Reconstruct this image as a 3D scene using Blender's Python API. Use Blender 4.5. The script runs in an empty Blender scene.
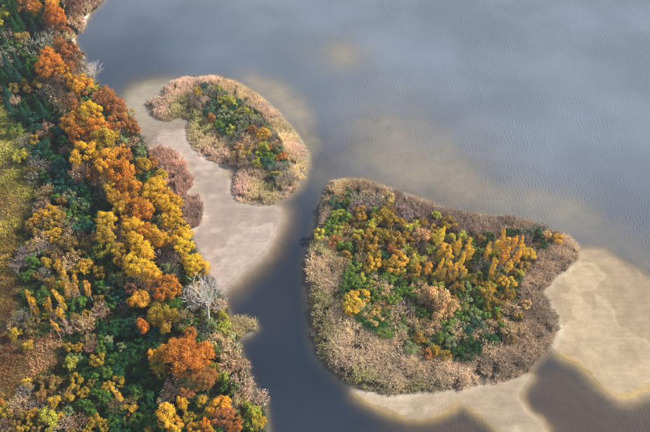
import bpy, math, random
import numpy as np

# ------------------------------------------------------------------ camera, sky, sun, exposure
sc = bpy.context.scene
col = sc.collection
CAM_H, PITCH, FPX, CX, CY = 140.0, math.radians(48.0), 697.0, 325.0, 216.0
cam_data = bpy.data.cameras.new('camera')
cam = bpy.data.objects.new('camera', cam_data)
col.objects.link(cam)
cam.location = (0, 0, CAM_H)
cam.rotation_euler = (math.radians(90) - PITCH, 0, 0)
cam_data.sensor_fit = 'HORIZONTAL'
cam_data.angle = 2 * math.atan(CX / FPX)
cam_data.clip_start, cam_data.clip_end = 0.5, 9000
sc.camera = cam

SUN_EL, SUN_AZ = math.radians(37), math.radians(78)          # azimuth clockwise from +Y
SKY_STRENGTH, SUN_STRENGTH = 0.11, 5.0
world = bpy.data.worlds.new('World')
sc.world = world
world.use_nodes = True
wn, wl = world.node_tree.nodes, world.node_tree.links
wn.clear()
w_out = wn.new('ShaderNodeOutputWorld')
w_bg = wn.new('ShaderNodeBackground')
w_bg.inputs['Strength'].default_value = SKY_STRENGTH
sky = wn.new('ShaderNodeTexSky')
sky.sky_type = 'NISHITA'
sky.sun_disc = False
sky.sun_elevation, sky.sun_rotation = SUN_EL, SUN_AZ
sky.air_density, sky.dust_density, sky.ozone_density = 1.0, 1.2, 1.5
# thin broken cloud all over the sky (same everywhere), seen only as soft reflections in the lake
w_tc = wn.new('ShaderNodeTexCoord')
w_map = wn.new('ShaderNodeMapping'); w_map.inputs['Scale'].default_value = (1.0, 1.0, 1.6)
w_map.inputs['Location'].default_value = (0.35, 0.1, 0.0)
w_noise = wn.new('ShaderNodeTexNoise')
w_noise.inputs['Scale'].default_value = 3.2
w_noise.inputs['Detail'].default_value = 4.0
w_noise.inputs['Roughness'].default_value = 0.5
w_ramp = wn.new('ShaderNodeMapRange')
w_ramp.interpolation_type = 'SMOOTHSTEP'
w_ramp.inputs['From Min'].default_value, w_ramp.inputs['From Max'].default_value = 0.47, 0.75
w_ramp.inputs['To Min'].default_value, w_ramp.inputs['To Max'].default_value = 0.0, 0.8
w_mix = wn.new('ShaderNodeMix'); w_mix.data_type = 'RGBA'
w_mix.inputs['B'].default_value = (10.0, 10.2, 10.8, 1)
wl.new(w_tc.outputs['Generated'], w_map.inputs['Vector'])
wl.new(w_map.outputs['Vector'], w_noise.inputs['Vector'])
wl.new(w_noise.outputs['Fac'], w_ramp.inputs['Value'])
wl.new(w_ramp.outputs['Result'], w_mix.inputs['Factor'])
wl.new(sky.outputs['Color'], w_mix.inputs['A'])
wl.new(w_mix.outputs['Result'], w_bg.inputs['Color'])
wl.new(w_bg.outputs['Background'], w_out.inputs['Surface'])

sun_data = bpy.data.lights.new('sun', 'SUN')
sun_data.energy, sun_data.angle, sun_data.color = SUN_STRENGTH, math.radians(0.53), (1.0, 0.93, 0.82)
sun = bpy.data.objects.new('sun', sun_data)
col.objects.link(sun)
sun.location = (200, 100, 200)
sun.rotation_euler = (math.radians(90) - SUN_EL, 0, math.radians(180) - SUN_AZ)
vs = sc.view_settings
sc.display_settings.display_device = 'sRGB'
vs.view_transform, vs.look, vs.exposure, vs.gamma, vs.use_curve_mapping = 'Standard', 'None', 0.36, 1.0, False
sc.render.engine = 'CYCLES'
sc.cycles.use_denoising = True
sc.cycles.max_bounces = 8
sc.cycles.diffuse_bounces = 3
sc.cycles.glossy_bounces = 2
sc.cycles.transparent_max_bounces = 12
sc.cycles.volume_bounces = 0
sc.cycles.sample_clamp_indirect = 4.0

rng = np.random.default_rng(11)
random.seed(5)

# ------------------------------------------------------------------ pixel <-> ground
FWD = np.array([0, math.cos(PITCH), -math.sin(PITCH)])
UPV = np.array([0, math.sin(PITCH), math.cos(PITCH)])


def at(px, py, z=0.0):
    """Point where the line of sight through photo pixel (px, py) meets height z."""
    d = FWD * FPX + np.array([1.0, 0, 0]) * (px - CX) + UPV * (CY - py)
    t = (z - CAM_H) / d[2]
    return np.array([0, 0, CAM_H]) + d * t


def depth_of(p):
    return float(np.dot(np.asarray(p) - np.array([0, 0, CAM_H]), FWD))


def to_px(x, y, z=0.0):
    X, Y, Z = x, y, z - CAM_H
    f = Y * FWD[1] + Z * FWD[2]
    u = Y * UPV[1] + Z * UPV[2]
    return CX + FPX * X / f, CY - FPX * u / f


def poly(pts):
    return np.array([at(a, b)[:2] for a, b in pts])


def smooth(V, times=2):
    """Round the corners of an outline."""
    for _ in range(times):
        W = np.roll(V, -1, 0)
        V = np.stack([V * 0.75 + W * 0.25, V * 0.25 + W * 0.75], 1).reshape(-1, 2)
    return V


def sdist(P, V, closed=True):
    """Signed distance (positive inside) from points P to polygon V; plain distance to an open line."""
    n = len(V)
    best = np.full(len(P), 1e12)
    inside = np.zeros(len(P), bool)
    for i in range(n if closed else n - 1):
        a, b = V[i], V[(i + 1) % n]
        e = b - a
        w = P - a
        t = np.clip((w @ e) / max(e @ e, 1e-9), 0, 1)
        d = w - t[:, None] * e
        best = np.minimum(best, (d * d).sum(1))
        if closed:
            c = (a[1] > P[:, 1]) != (b[1] > P[:, 1])
            xs = a[0] + (P[:, 1] - a[1]) / (e[1] if abs(e[1]) > 1e-9 else 1e-9) * e[0]
            inside ^= c & (P[:, 0] < xs)
    d = np.sqrt(best)
    return np.where(inside, d, -d) if closed else d


def sstep(a, b, x):
    t = np.clip((x - a) / (b - a), 0, 1)
    return t * t * (3 - 2 * t)


_perm = np.random.default_rng(3).random((256, 256))


def vnoise(x, y, s):
    """Smooth value noise of wavelength s metres."""
    x, y = x / s + 900.3, y / s + 700.7
    xi, yi = np.floor(x).astype(int), np.floor(y).astype(int)
    fx, fy = x - xi, y - yi
    fx, fy = fx * fx * (3 - 2 * fx), fy * fy * (3 - 2 * fy)
    g = lambda i, j: _perm[i % 256, j % 256]
    return ((g(xi, yi) * (1 - fx) + g(xi + 1, yi) * fx) * (1 - fy) + (g(xi, yi + 1) * (1 - fx) + g(xi + 1, yi + 1) * fx) * fy)


def fbm(x, y, s, o=4):
    v, a, t = 0, 1.0, 0
    for k in range(o):
        v = v + a * vnoise(x + 37 * k, y - 91 * k, s / 2 ** k)
        t += a
        a *= 0.55
    return v / t


def lin(c):
    c = np.asarray(c, float) / 255.0
    return np.where(c <= 0.04045, c / 12.92, ((c + 0.055) / 1.055) ** 2.4)


# ------------------------------------------------------------------ outlines of land, islands and shoals (photo pixels)
BANK = poly([(112, -24), (104, 2), (97, 8), (88, 16), (84, 20), (84, 27), (78, 33), (74, 39), (73, 46), (78, 52), (83, 58), (88, 68),
             (95, 80), (104, 90), (113, 98), (122, 108), (131, 117), (137, 128), (143, 140), (150, 152), (160, 170), (172, 192),
             (182, 212), (190, 235), (203, 258), (206, 272), (212, 283), (222, 292), (227, 305), (231, 317), (242, 320), (252, 321), (255, 327), (249, 334),
             (238, 340), (241, 352), (245, 365), (249, 378), (254, 388), (263, 397), (266, 410), (268, 432), (272, 470)])
BANK = np.vstack([[[-20, 900], [-20, 330]], BANK, [[-14, 30], [-5, -900], [-2600, -900], [-2600, 900]]])
SMALL = poly([(146, 104), (151, 98), (160, 96), (165, 87), (172, 81), (185, 77.5), (200, 77), (215, 76), (228, 79), (243, 85.5), (256, 93.5), (268, 103),
              (280, 115), (290, 127), (300, 140), (306, 152), (307, 165), (304, 178), (298, 188), (288, 196), (275, 203), (262, 205.5),
              (248, 203), (238, 199), (231, 193), (232, 184), (234, 176), (240, 170), (236, 165), (228, 163), (216, 162), (206, 159), (196, 150), (189, 140), (187, 128),
              (191, 120), (181, 117.5), (166, 121), (155, 118), (148, 111)])
HEART = poly([(330, 183), (345, 179), (362, 179), (380, 185), (400, 192), (425, 201), (450, 210), (480, 215), (505, 216), (530, 222),
              (550, 230), (568, 236), (577, 245), (578, 256), (570, 265), (558, 275), (550, 283), (543, 292), (548, 303), (556, 315),
              (558, 330), (552, 345), (540, 357), (528, 370), (512, 378), (490, 382), (465, 388), (440, 391), (415, 394), (390, 394),
              (365, 390), (348, 383), (335, 372), (322, 358), (314, 340), (312, 320), (310, 300), (306, 280), (306, 262), (312, 245),
              (316, 230), (320, 212), (324, 195)])
MUD_N = poly([(124, 92), (134, 84), (150, 80), (170, 78), (190, 82), (200, 130), (215, 160), (235, 190), (190, 190), (150, 160), (120, 112)])
MUD_S = poly([(140, 150), (160, 130), (190, 128), (205, 150), (232, 170), (240, 196), (285, 204), (281, 222), (271, 242), (256, 258),
              (242, 270), (231, 282), (221, 291), (200, 275), (175, 230)])
SAND_E = poly([(540, 286), (566, 262), (580, 246), (604, 249), (630, 266), (655, 280), (720, 300), (740, 420), (680, 392), (650, 388), (632, 396),
               (616, 397), (602, 388), (589, 375), (576, 363), (562, 356), (552, 345), (548, 325), (542, 308), (535, 295)])
BAR_S = poly([(346, 388), (400, 392), (460, 384), (520, 374), (534, 374), (524, 386), (519, 396), (528, 408), (545, 420), (553, 446), (506, 446), (486, 425),
              (470, 412), (460, 405), (448, 413), (430, 421), (410, 421), (386, 412), (362, 401)])
HALO = poly([(236, 74), (262, 76), (288, 88), (306, 108), (316, 134), (312, 156), (300, 140), (280, 112), (256, 92)])
SHOAL = poly([(335, 176), (350, 150), (356, 122), (375, 106), (410, 116), (460, 150), (520, 185), (590, 215), (660, 252), (670, 295), (600, 255),
              (575, 240), (520, 216), (450, 207), (400, 190), (360, 178)])
POOL = poly([(520, 384), (560, 360), (590, 380), (625, 402), (680, 396), (700, 470), (380, 470), (400, 425), (450, 416), (500, 436), (545, 430)])
SPOT = poly([(334, 44), (343, 42), (352, 50), (350, 58), (341, 60), (334, 53)])
CHAN = poly([(255, 262), (285, 240), (300, 205), (312, 206), (302, 250), (290, 300), (280, 330), (262, 318)])
PONDS = [poly([(174, 266), (181, 264), (184, 277), (180, 287), (175, 284)]), poly([(184, 300), (194, 303), (200, 316), (192, 317), (184, 310)]),
         poly([(212, 388), (224, 388), (226, 397), (216, 401), (210, 396)])]
OCHRE = [poly([(352, 396), (366, 403), (386, 413), (410, 421.5), (430, 421.5), (447, 413), (459, 404.5), (469, 410), (484, 422), (500, 434)]),
         poly([(561, 356), (576, 362.5), (590, 375), (603, 388), (617, 397), (634, 395), (652, 386)]),
         poly([(455, 424), (470, 420), (485, 428), (495, 440)])]
MUD_N, MUD_S, SAND_E, BAR_S, HALO, SHOAL, SPOT, POOL = map(smooth, (MUD_N, MUD_S, SAND_E, BAR_S, HALO, SHOAL, SPOT, POOL))
BEACH = [poly([(71, 38), (74, 38), (76, 46), (81, 52), (84, 57), (81, 58), (74, 50)]), poly([(82, 20), (84, 15), (88, 12), (89, 15), (86, 20), (84, 25)])]
MEADOW = poly([(-60, 105), (8, 108), (26, 128), (37, 140), (41, 160), (40, 180), (40, 198), (31, 214), (22, 240), (16, 262), (26, 285), (26, 300),
               (20, 320), (30, 335), (66, 340), (64, 365), (45, 378), (36, 395), (30, 412), (10, 440), (-60, 470)])
PINK_A = poly([(150, 152), (160, 148), (172, 151), (183, 162), (190, 177), (193, 187), (188, 192), (183, 199), (174, 200), (167, 186), (158, 170)])
PINK_B = poly([(184, 196), (198, 195), (204, 209), (201, 222), (192, 229), (184, 226), (180, 208)])
SPIT = poly([(222, 318), (240, 320), (252, 320.5), (255.5, 327), (249, 334), (238, 339), (228, 336), (218, 326)])
THICK_S = poly([(193, 88), (212, 86), (236, 100), (262, 118), (278, 142), (290, 170), (284, 182), (262, 172), (236, 160), (222, 136), (204, 118)])
THICK_H = poly([(330, 208), (345, 192), (375, 198), (400, 212), (440, 230), (480, 240), (500, 232), (545, 230), (560, 240), (530, 262), (520, 290), (520, 335),
                (495, 352), (462, 362), (425, 362), (395, 345), (370, 335), (345, 318), (338, 285), (345, 262), (320, 235)])


def terrain_height(P):
    x, y = P[:, 0], P[:, 1]
    n1 = fbm(x, y, 14) - 0.5
    n2 = fbm(x + 50, y, 4, 3) - 0.5
    n3 = fbm(x - 30, y + 80, 1.6, 3) - 0.5
    wob = n1 * 4.0 + n2 * 2.4 + n3 * 0.8                                  # uneven shoal edges
    z = -2.5 + n1 * 0.5
    def lift(V, top, w, soft=0.0, k=1.0):
        s = sdist(P, V) + wob * k
        return -2.6 + (top + 2.6) * sstep(-w, soft, s)
    z = np.maximum(z, lift(SHOAL, -0.55 + n1 * 0.4 + n2 * 0.12, 34, 12, 3.0))
    z = np.maximum(z, lift(POOL, -1.0 + n1 * 0.4, 12, 4))
    z = np.maximum(z, lift(SPOT, -0.6 + n2 * 0.2, 22, 6, 3.0))
    z = np.maximum(z, lift(HALO, -0.5 + n2 * 0.15, 12, 5, 1.5))
    z = np.maximum(z, lift(CHAN, -2.1, 10, 3))
    z = np.maximum(z, lift(MUD_N, -0.22 + n1 * 0.15, 12, 3))
    z = np.maximum(z, lift(MUD_S, 0.05 + n1 * 0.22 + n2 * 0.08 + n3 * 0.02, 10, 2.0, 0.7))
    z = np.maximum(z, lift(SAND_E, 0.03 + n1 * 0.32 + n2 * 0.08 + n3 * 0.02, 8, 1.0, 0.6))
    z = np.maximum(z, lift(BAR_S, 0.04 + n1 * 0.15 + n2 * 0.06 + n3 * 0.02, 5, 1.0, 0.4))
    for V in BEACH:
        z = np.maximum(z, lift(V, 0.25, 3, 0.6, 0.1))
    for V in (SMALL, HEART):
        s = sdist(P, V)
        z = np.maximum(z, -2.6 + 2.45 * sstep(-4.5, 0.3, s) + (0.55 + n1 * 0.3) * sstep(-0.3, 2.2, s))
    for V in (PINK_A, PINK_B, SPIT):
        s = sdist(P, V)
        z = np.maximum(z, -2.6 + 2.75 * sstep(-3, 0.3, s) + 0.15 * sstep(0, 1.5, s))
    s = sdist(P, BANK)
    z = np.maximum(z, -2.6 + 2.5 * sstep(-2.2, 0.2, s) + (0.5 + n1 * 0.3) * sstep(-0.2, 2.0, s) + (1.0 + n1 * 0.7) * sstep(1, 14, s))
    for V in PONDS:
        s = sdist(P, V)
        z = z + (-0.9 - z) * sstep(-0.9, 0.9, s)
    far = np.maximum(np.abs(x) - 420, y - 520)
    z = np.maximum(z, -2.6 + 8 * sstep(0, 60, far + n1 * 30))
    return z


def axis(lo, hi, step, far):
    a = list(np.arange(lo, hi + 1e-6, step))
    s, v = step, a[-1]
    while v < far:
        s *= 1.25; v += s; a.append(v)
    s, v = step, a[0]
    while v > -far:
        s *= 1.25; v -= s; a.insert(0, v)
    return np.array(a)


# ------------------------------------------------------------------ materials
def new_mat(name):
    m = bpy.data.materials.new(name)
    m.use_nodes = True
    m.node_tree.nodes.clear()
    return m, m.node_tree.nodes, m.node_tree.links


def math_node(N, L, op, a, b):
    n = N.new('ShaderNodeMath'); n.operation = op
    for i, v in enumerate((a, b)):
        if isinstance(v, (int, float)):
            n.inputs[i].default_value = v
        else:
            L.new(v, n.inputs[i])
    return n.outputs[0]


def mixcol(N, L, fac, a, b, mode='MIX'):
    n = N.new('ShaderNodeMix'); n.data_type = 'RGBA'; n.blend_type = mode
    for key, v in (('Factor', fac), ('A', a), ('B', b)):
        if hasattr(v, 'is_linked') or hasattr(v, 'links'):
            L.new(v, n.inputs[key])
        else:
            n.inputs[key].default_value = v if key == 'Factor' else (*v[:3], 1)
    return n.outputs['Result']


def noise(N, L, vec, scale, detail=4, rough=0.55):
    n = N.new('ShaderNodeTexNoise')
    n.inputs['Scale'].default_value, n.inputs['Detail'].default_value, n.inputs['Roughness'].default_value = scale, detail, rough
    if vec is not None:
        L.new(vec, n.inputs['Vector'])
    return n.outputs['Fac']


def ramp(N, L, v, a, b, c=0.0, d=1.0):
    n = N.new('ShaderNodeMapRange')
    n.interpolation_type = 'SMOOTHSTEP'
    L.new(v, n.inputs['Value'])
    for k, q in zip(('From Min', 'From Max', 'To Min', 'To Max'), (a, b, c, d)):
        n.inputs[k].default_value = q
    return n.outputs['Result']


def mat_terrain():
    m, N, L = new_mat('soil_sand_and_mud')
    out = N.new('ShaderNodeOutputMaterial')
    b = N.new('ShaderNodeBsdfPrincipled')
    geo = N.new('ShaderNodeNewGeometry')
    att = N.new('ShaderNodeAttribute'); att.attribute_name = 'soil'
    P = geo.outputs['Position']
    n1 = noise(N, L, P, 0.35, 6, 0.6)
    n2 = noise(N, L, P, 2.5, 5, 0.6)
    mp = N.new('ShaderNodeMapping'); mp.inputs['Rotation'].default_value = (0, 0, 0.9); mp.inputs['Scale'].default_value = (0.12, 1.1, 1)
    L.new(P, mp.inputs['Vector'])
    n3 = noise(N, L, mp.outputs['Vector'], 1.0, 5, 0.6)                   # combed streaks left by the current
    c = mixcol(N, L, 1.0, att.outputs['Color'], mixcol(N, L, ramp(N, L, n1, 0.3, 0.7), (0.88, 0.87, 0.86), (1.08, 1.075, 1.07)), 'MULTIPLY')
    c = mixcol(N, L, 1.0, c, mixcol(N, L, ramp(N, L, n2, 0.3, 0.7), (0.93, 0.93, 0.93), (1.06, 1.06, 1.06)), 'MULTIPLY')
    c = mixcol(N, L, 1.0, c, mixcol(N, L, ramp(N, L, n3, 0.3, 0.7), (0.94, 0.94, 0.94), (1.05, 1.05, 1.05)), 'MULTIPLY')
    # drying bands on the flats: damp sand just above the water, a pale crust line, then dry ground
    sp = N.new('ShaderNodeSeparateXYZ'); L.new(P, sp.inputs[0])
    zz = math_node(N, L, 'ADD', sp.outputs['Z'], math_node(N, L, 'MULTIPLY', math_node(N, L, 'SUBTRACT', n2, 0.5), 0.035))
    damp = math_node(N, L, 'MULTIPLY', ramp(N, L, zz, -0.05, 0.0), ramp(N, L, zz, 0.05, 0.025))
    c = mixcol(N, L, math_node(N, L, 'MULTIPLY', damp, 0.55), c, mixcol(N, L, 1.0, c, (0.72, 0.70, 0.66), 'MULTIPLY'))
    crust = math_node(N, L, 'MULTIPLY', ramp(N, L, zz, 0.025, 0.04), ramp(N, L, zz, 0.065, 0.045))
    c = mixcol(N, L, math_node(N, L, 'MULTIPLY', crust, 0.45), c, mixcol(N, L, 1.0, c, (1.22, 1.22, 1.22), 'MULTIPLY'))
    L.new(c, b.inputs['Base Color'])
    b.inputs['Roughness'].default_value = 0.8
    b.inputs['Specular IOR Level'].default_value = 0.25
    bp = N.new('ShaderNodeBump'); bp.inputs['Strength'].default_value = 0.35; bp.inputs['Distance'].default_value = 0.15
    L.new(n2, bp.inputs['Height']); L.new(bp.outputs['Normal'], b.inputs['Normal'])
    L.new(b.outputs['BSDF'], out.inputs['Surface'])
    return m


def mat_water():
    m, N, L = new_mat('lake_water')
    out = N.new('ShaderNodeOutputMaterial')
    geo = N.new('ShaderNodeNewGeometry')
    P = geo.outputs['Position']
    sep = N.new('ShaderNodeSeparateXYZ'); L.new(P, sep.inputs[0])
    # wind ripples: strong on the open lake, weak in the lee of the islands and the bank
    mp = N.new('ShaderNodeMapping'); mp.inputs['Rotation'].default_value = (0, 0, math.radians(28)); mp.inputs['Scale'].default_value = (1.0, 0.42, 1)
    L.new(P, mp.inputs['Vector'])
    wv = N.new('ShaderNodeTexWave'); wv.wave_type = 'BANDS'; wv.bands_direction = 'X'
    wv.inputs['Scale'].default_value, wv.inputs['Distortion'].default_value = 0.5, 7.0
    wv.inputs['Detail'].default_value, wv.inputs['Detail Scale'].default_value = 4.0, 1.1
    L.new(mp.outputs['Vector'], wv.inputs['Vector'])
    nz = noise(N, L, mp.outputs['Vector'], 1.9, 4, 0.6)
    gust = noise(N, L, P, 0.045, 3, 0.55)
    mp2 = N.new('ShaderNodeMapping'); mp2.inputs['Rotation'].default_value = (0, 0, math.radians(-14)); mp2.inputs['Scale'].default_value = (1.0, 0.5, 1)
    L.new(P, mp2.inputs['Vector'])
    w2 = N.new('ShaderNodeTexWave'); w2.wave_type = 'BANDS'; w2.bands_direction = 'X'
    w2.inputs['Scale'].default_value, w2.inputs['Distortion'].default_value = 0.31, 9.0
    w2.inputs['Detail'].default_value, w2.inputs['Detail Scale'].default_value = 3.0, 0.8
    L.new(mp2.outputs['Vector'], w2.inputs['Vector'])
    big = noise(N, L, P, 0.02, 3, 0.5)
    h = math_node(N, L, 'ADD', math_node(N, L, 'ADD', math_node(N, L, 'MULTIPLY', wv.outputs['Fac'], 0.42), math_node(N, L, 'MULTIPLY', w2.outputs['Fac'], 0.4)), nz)
    gx = math_node(N, L, 'ADD', math_node(N, L, 'MULTIPLY', sep.outputs['X'], 1.0), math_node(N, L, 'MULTIPLY', big, 60.0))
    lee = ramp(N, L, gx, 0.0, 75.0, 0.10, 1.0)
    bp = N.new('ShaderNodeBump'); bp.inputs['Distance'].default_value = 0.10
    L.new(h, bp.inputs['Height'])
    L.new(math_node(N, L, 'MULTIPLY', lee, ramp(N, L, gust, 0.35, 0.65, 0.3, 0.85)), bp.inputs['Strength'])
    # Schlick reflectance, the same from both sides so that sunlight reaches the bed
    dt = N.new('ShaderNodeVectorMath'); dt.operation = 'DOT_PRODUCT'
    L.new(bp.outputs['Normal'], dt.inputs[0]); L.new(geo.outputs['Incoming'], dt.inputs[1])
    om = math_node(N, L, 'SUBTRACT', 1.0, math_node(N, L, 'MINIMUM', math_node(N, L, 'ABSOLUTE', dt.outputs['Value'], 0.0), 1.0))
    fres = math_node(N, L, 'ADD', math_node(N, L, 'MULTIPLY', math_node(N, L, 'POWER', om, 5.0), 0.98), 0.02)
    gl = N.new('ShaderNodeBsdfGlossy'); gl.inputs['Roughness'].default_value = 0.06
    L.new(bp.outputs['Normal'], gl.inputs['Normal'])
    tr = N.new('ShaderNodeBsdfTransparent')
    df = N.new('ShaderNodeBsdfDiffuse'); df.inputs['Color'].default_value = (0.21, 0.345, 0.52, 1)
    L.new(bp.outputs['Normal'], df.inputs['Normal'])
    silt_and_sky_colour_in = df.inputs['Color']
    silt_and_sky = N.new('ShaderNodeMixShader')          # suspended silt plus painted sky reflection, stronger and paler to the far right
    sky_ramp = math_node(N, L, 'ADD', math_node(N, L, 'ADD', math_node(N, L, 'MULTIPLY', sep.outputs['X'], 0.5), math_node(N, L, 'MULTIPLY', sep.outputs['Y'], 0.8)), math_node(N, L, 'MULTIPLY', big, 50.0))
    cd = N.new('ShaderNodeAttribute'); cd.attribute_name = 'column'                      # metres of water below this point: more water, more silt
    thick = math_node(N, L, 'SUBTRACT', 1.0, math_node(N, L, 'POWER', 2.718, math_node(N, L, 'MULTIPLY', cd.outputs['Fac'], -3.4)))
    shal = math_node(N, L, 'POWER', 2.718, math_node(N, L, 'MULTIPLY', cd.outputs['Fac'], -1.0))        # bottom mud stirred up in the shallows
    cloud_sheen = ramp(N, L, noise(N, L, P, 0.028, 3, 0.5), 0.36, 0.68, 0.9, 1.16)  # cloud reflections imitated by patches of denser diffuse veil
    bluish = mixcol(N, L, ramp(N, L, sky_ramp, 105.0, 195.0), (0.10, 0.22, 0.42), (0.285, 0.36, 0.465))  # reflected sky put into the veil colour: deep blue near, pale far off
    L.new(mixcol(N, L, math_node(N, L, 'MINIMUM', math_node(N, L, 'MULTIPLY', shal, 1.5), 1.0), bluish, (0.44, 0.42, 0.38)), silt_and_sky_colour_in)
    L.new(math_node(N, L, 'MULTIPLY', math_node(N, L, 'MULTIPLY', ramp(N, L, sky_ramp, 105.0, 195.0, 0.12, 0.50), thick), cloud_sheen), silt_and_sky.inputs[0])
    L.new(tr.outputs[0], silt_and_sky.inputs[1]); L.new(df.outputs[0], silt_and_sky.inputs[2])
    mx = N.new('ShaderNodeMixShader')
    L.new(fres, mx.inputs[0]); L.new(silt_and_sky.outputs[0], mx.inputs[1]); L.new(gl.outputs[0], mx.inputs[2])
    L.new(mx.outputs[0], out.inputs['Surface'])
    va = N.new('ShaderNodeVolumeAbsorption')
    va.inputs['Color'].default_value = (0.67, 0.61, 0.46, 1); va.inputs['Density'].default_value = 1.45
    L.new(va.outputs[0], out.inputs['Volume'])
    return m


def leafy(name, attr_obj=True, trans=0.22, spread=0.55):
    """Foliage: colour of the plant x tint of its clumps; 'tint' runs over each crown, a second colour mixes in by clump."""
    m, N, L = new_mat(name)
    out = N.new('ShaderNodeOutputMaterial')
    ta = N.new('ShaderNodeAttribute'); ta.attribute_name = 'tint'
    if attr_obj:
        oi = N.new('ShaderNodeObjectInfo')
        c2 = N.new('ShaderNodeAttribute'); c2.attribute_type = 'OBJECT'; c2.attribute_name = 'second_colour'
        sp = N.new('ShaderNodeSeparateColor'); L.new(ta.outputs['Color'], sp.inputs[0])
        f = ramp(N, L, math_node(N, L, 'ADD', sp.outputs[1], math_node(N, L, 'MULTIPLY', oi.outputs['Random'], 0.25)), 0.55, 0.95, 0.0, 0.85)
        c = mixcol(N, L, f, oi.outputs['Color'], c2.outputs['Color'])
        v = math_node(N, L, 'ADD', math_node(N, L, 'MULTIPLY', sp.outputs[0], spread * 2), 1.0 - spread)
    else:
        cc = N.new('ShaderNodeAttribute'); cc.attribute_name = 'blade'
        c = cc.outputs['Color']
        v = None
    if v is not None:
        cb = N.new('ShaderNodeCombineColor')
        for i in range(3):
            L.new(v, cb.inputs[i])
        c = mixcol(N, L, 1.0, c, cb.outputs[0], 'MULTIPLY')
    d = N.new('ShaderNodeBsdfDiffuse'); L.new(c, d.inputs['Color'])
    t = N.new('ShaderNodeBsdfTranslucent'); L.new(c, t.inputs['Color'])
    x = N.new('ShaderNodeMixShader'); x.inputs[0].default_value = trans
    L.new(d.outputs[0], x.inputs[1]); L.new(t.outputs[0], x.inputs[2])
    L.new(x.outputs[0], out.inputs['Surface'])
    return m


def mat_bark(name, c, c2):
    m, N, L = new_mat(name)
    out = N.new('ShaderNodeOutputMaterial')
    b = N.new('ShaderNodeBsdfPrincipled'); b.inputs['Roughness'].default_value = 0.85; b.inputs['Specular IOR Level'].default_value = 0.2
    g = N.new('ShaderNodeNewGeometry')
    n = noise(N, L, g.outputs['Position'], 3.0, 5, 0.65)
    L.new(mixcol(N, L, ramp(N, L, n, 0.4, 0.65), c, c2), b.inputs['Base Color'])
    L.new(b.outputs[0], out.inputs['Surface'])
    return m


M_LEAF = leafy('autumn_leaves')
M_BLADE = leafy('reed_and_grass_blades', False, 0.25)
M_BARK = mat_bark('brown_bark', (0.10, 0.075, 0.055), (0.05, 0.04, 0.03))
M_BIRCH = mat_bark('birch_bark', (0.62, 0.55, 0.48), (0.35, 0.30, 0.26))
M_BARE = mat_bark('pale_dead_wood', (0.80, 0.74, 0.66), (0.62, 0.56, 0.48))


# ------------------------------------------------------------------ mesh helpers
def mesh_from(name, verts, faces, mat, attrs=(), smooth=False):
    """verts (n,3), faces: list of (m,k) integer arrays; attrs: (name, (n,4) colours)."""
    me = bpy.data.meshes.new(name)
    verts = np.asarray(verts, np.float32)
    nf = sum(len(f) for f in faces)
    loops = np.concatenate([f.ravel() for f in faces]).astype(np.int32)
    tot = np.concatenate([np.full(len(f), f.shape[1]) for f in faces]).astype(np.int32)
    me.vertices.add(len(verts)); me.vertices.foreach_set('co', verts.ravel())
    me.loops.add(len(loops)); me.loops.foreach_set('vertex_index', loops)
    me.polygons.add(nf)
    me.polygons.foreach_set('loop_start', np.concatenate([[0], np.cumsum(tot)[:-1]]).astype(np.int32))
    me.polygons.foreach_set('loop_total', tot)
    me.polygons.foreach_set('use_smooth', np.full(nf, smooth))
    me.update(calc_edges=True)
    for an, data in attrs:
        a = me.attributes.new(an, 'FLOAT_COLOR', 'POINT')
        a.data.foreach_set('color', np.asarray(data, np.float32).ravel())
    me.materials.append(mat)
    return me


def link(name, me, parent=None, loc=None, **props):
    o = bpy.data.objects.new(name, me)
    col.objects.link(o)
    if parent is not None:
        o.parent = parent
    if loc is not None:
        o.location = loc
    for k, v in props.items():
        o[k] = v
    return o


# ------------------------------------------------------------------ ground
gx, gy = axis(-150, 150, 0.62, 2400), axis(42, 262, 0.62, 2400)
GX, GY = np.meshgrid(gx, gy)
GP = np.column_stack([GX.ravel(), GY.ravel()])
GZ = terrain_height(GP)


def ground_z(x, y):
    """Bilinear height of the built ground."""
    i = np.clip(np.searchsorted(gx, x) - 1, 0, len(gx) - 2)
    j = np.clip(np.searchsorted(gy, y) - 1, 0, len(gy) - 2)
    fx, fy = (x - gx[i]) / (gx[i + 1] - gx[i]), (y - gy[j]) / (gy[j + 1] - gy[j])
    Z = GZ.reshape(len(gy), len(gx))
    return Z[j, i] * (1 - fx) * (1 - fy) + Z[j, i + 1] * fx * (1 - fy) + Z[j + 1, i] * (1 - fx) * fy + Z[j + 1, i + 1] * fx * fy


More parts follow.
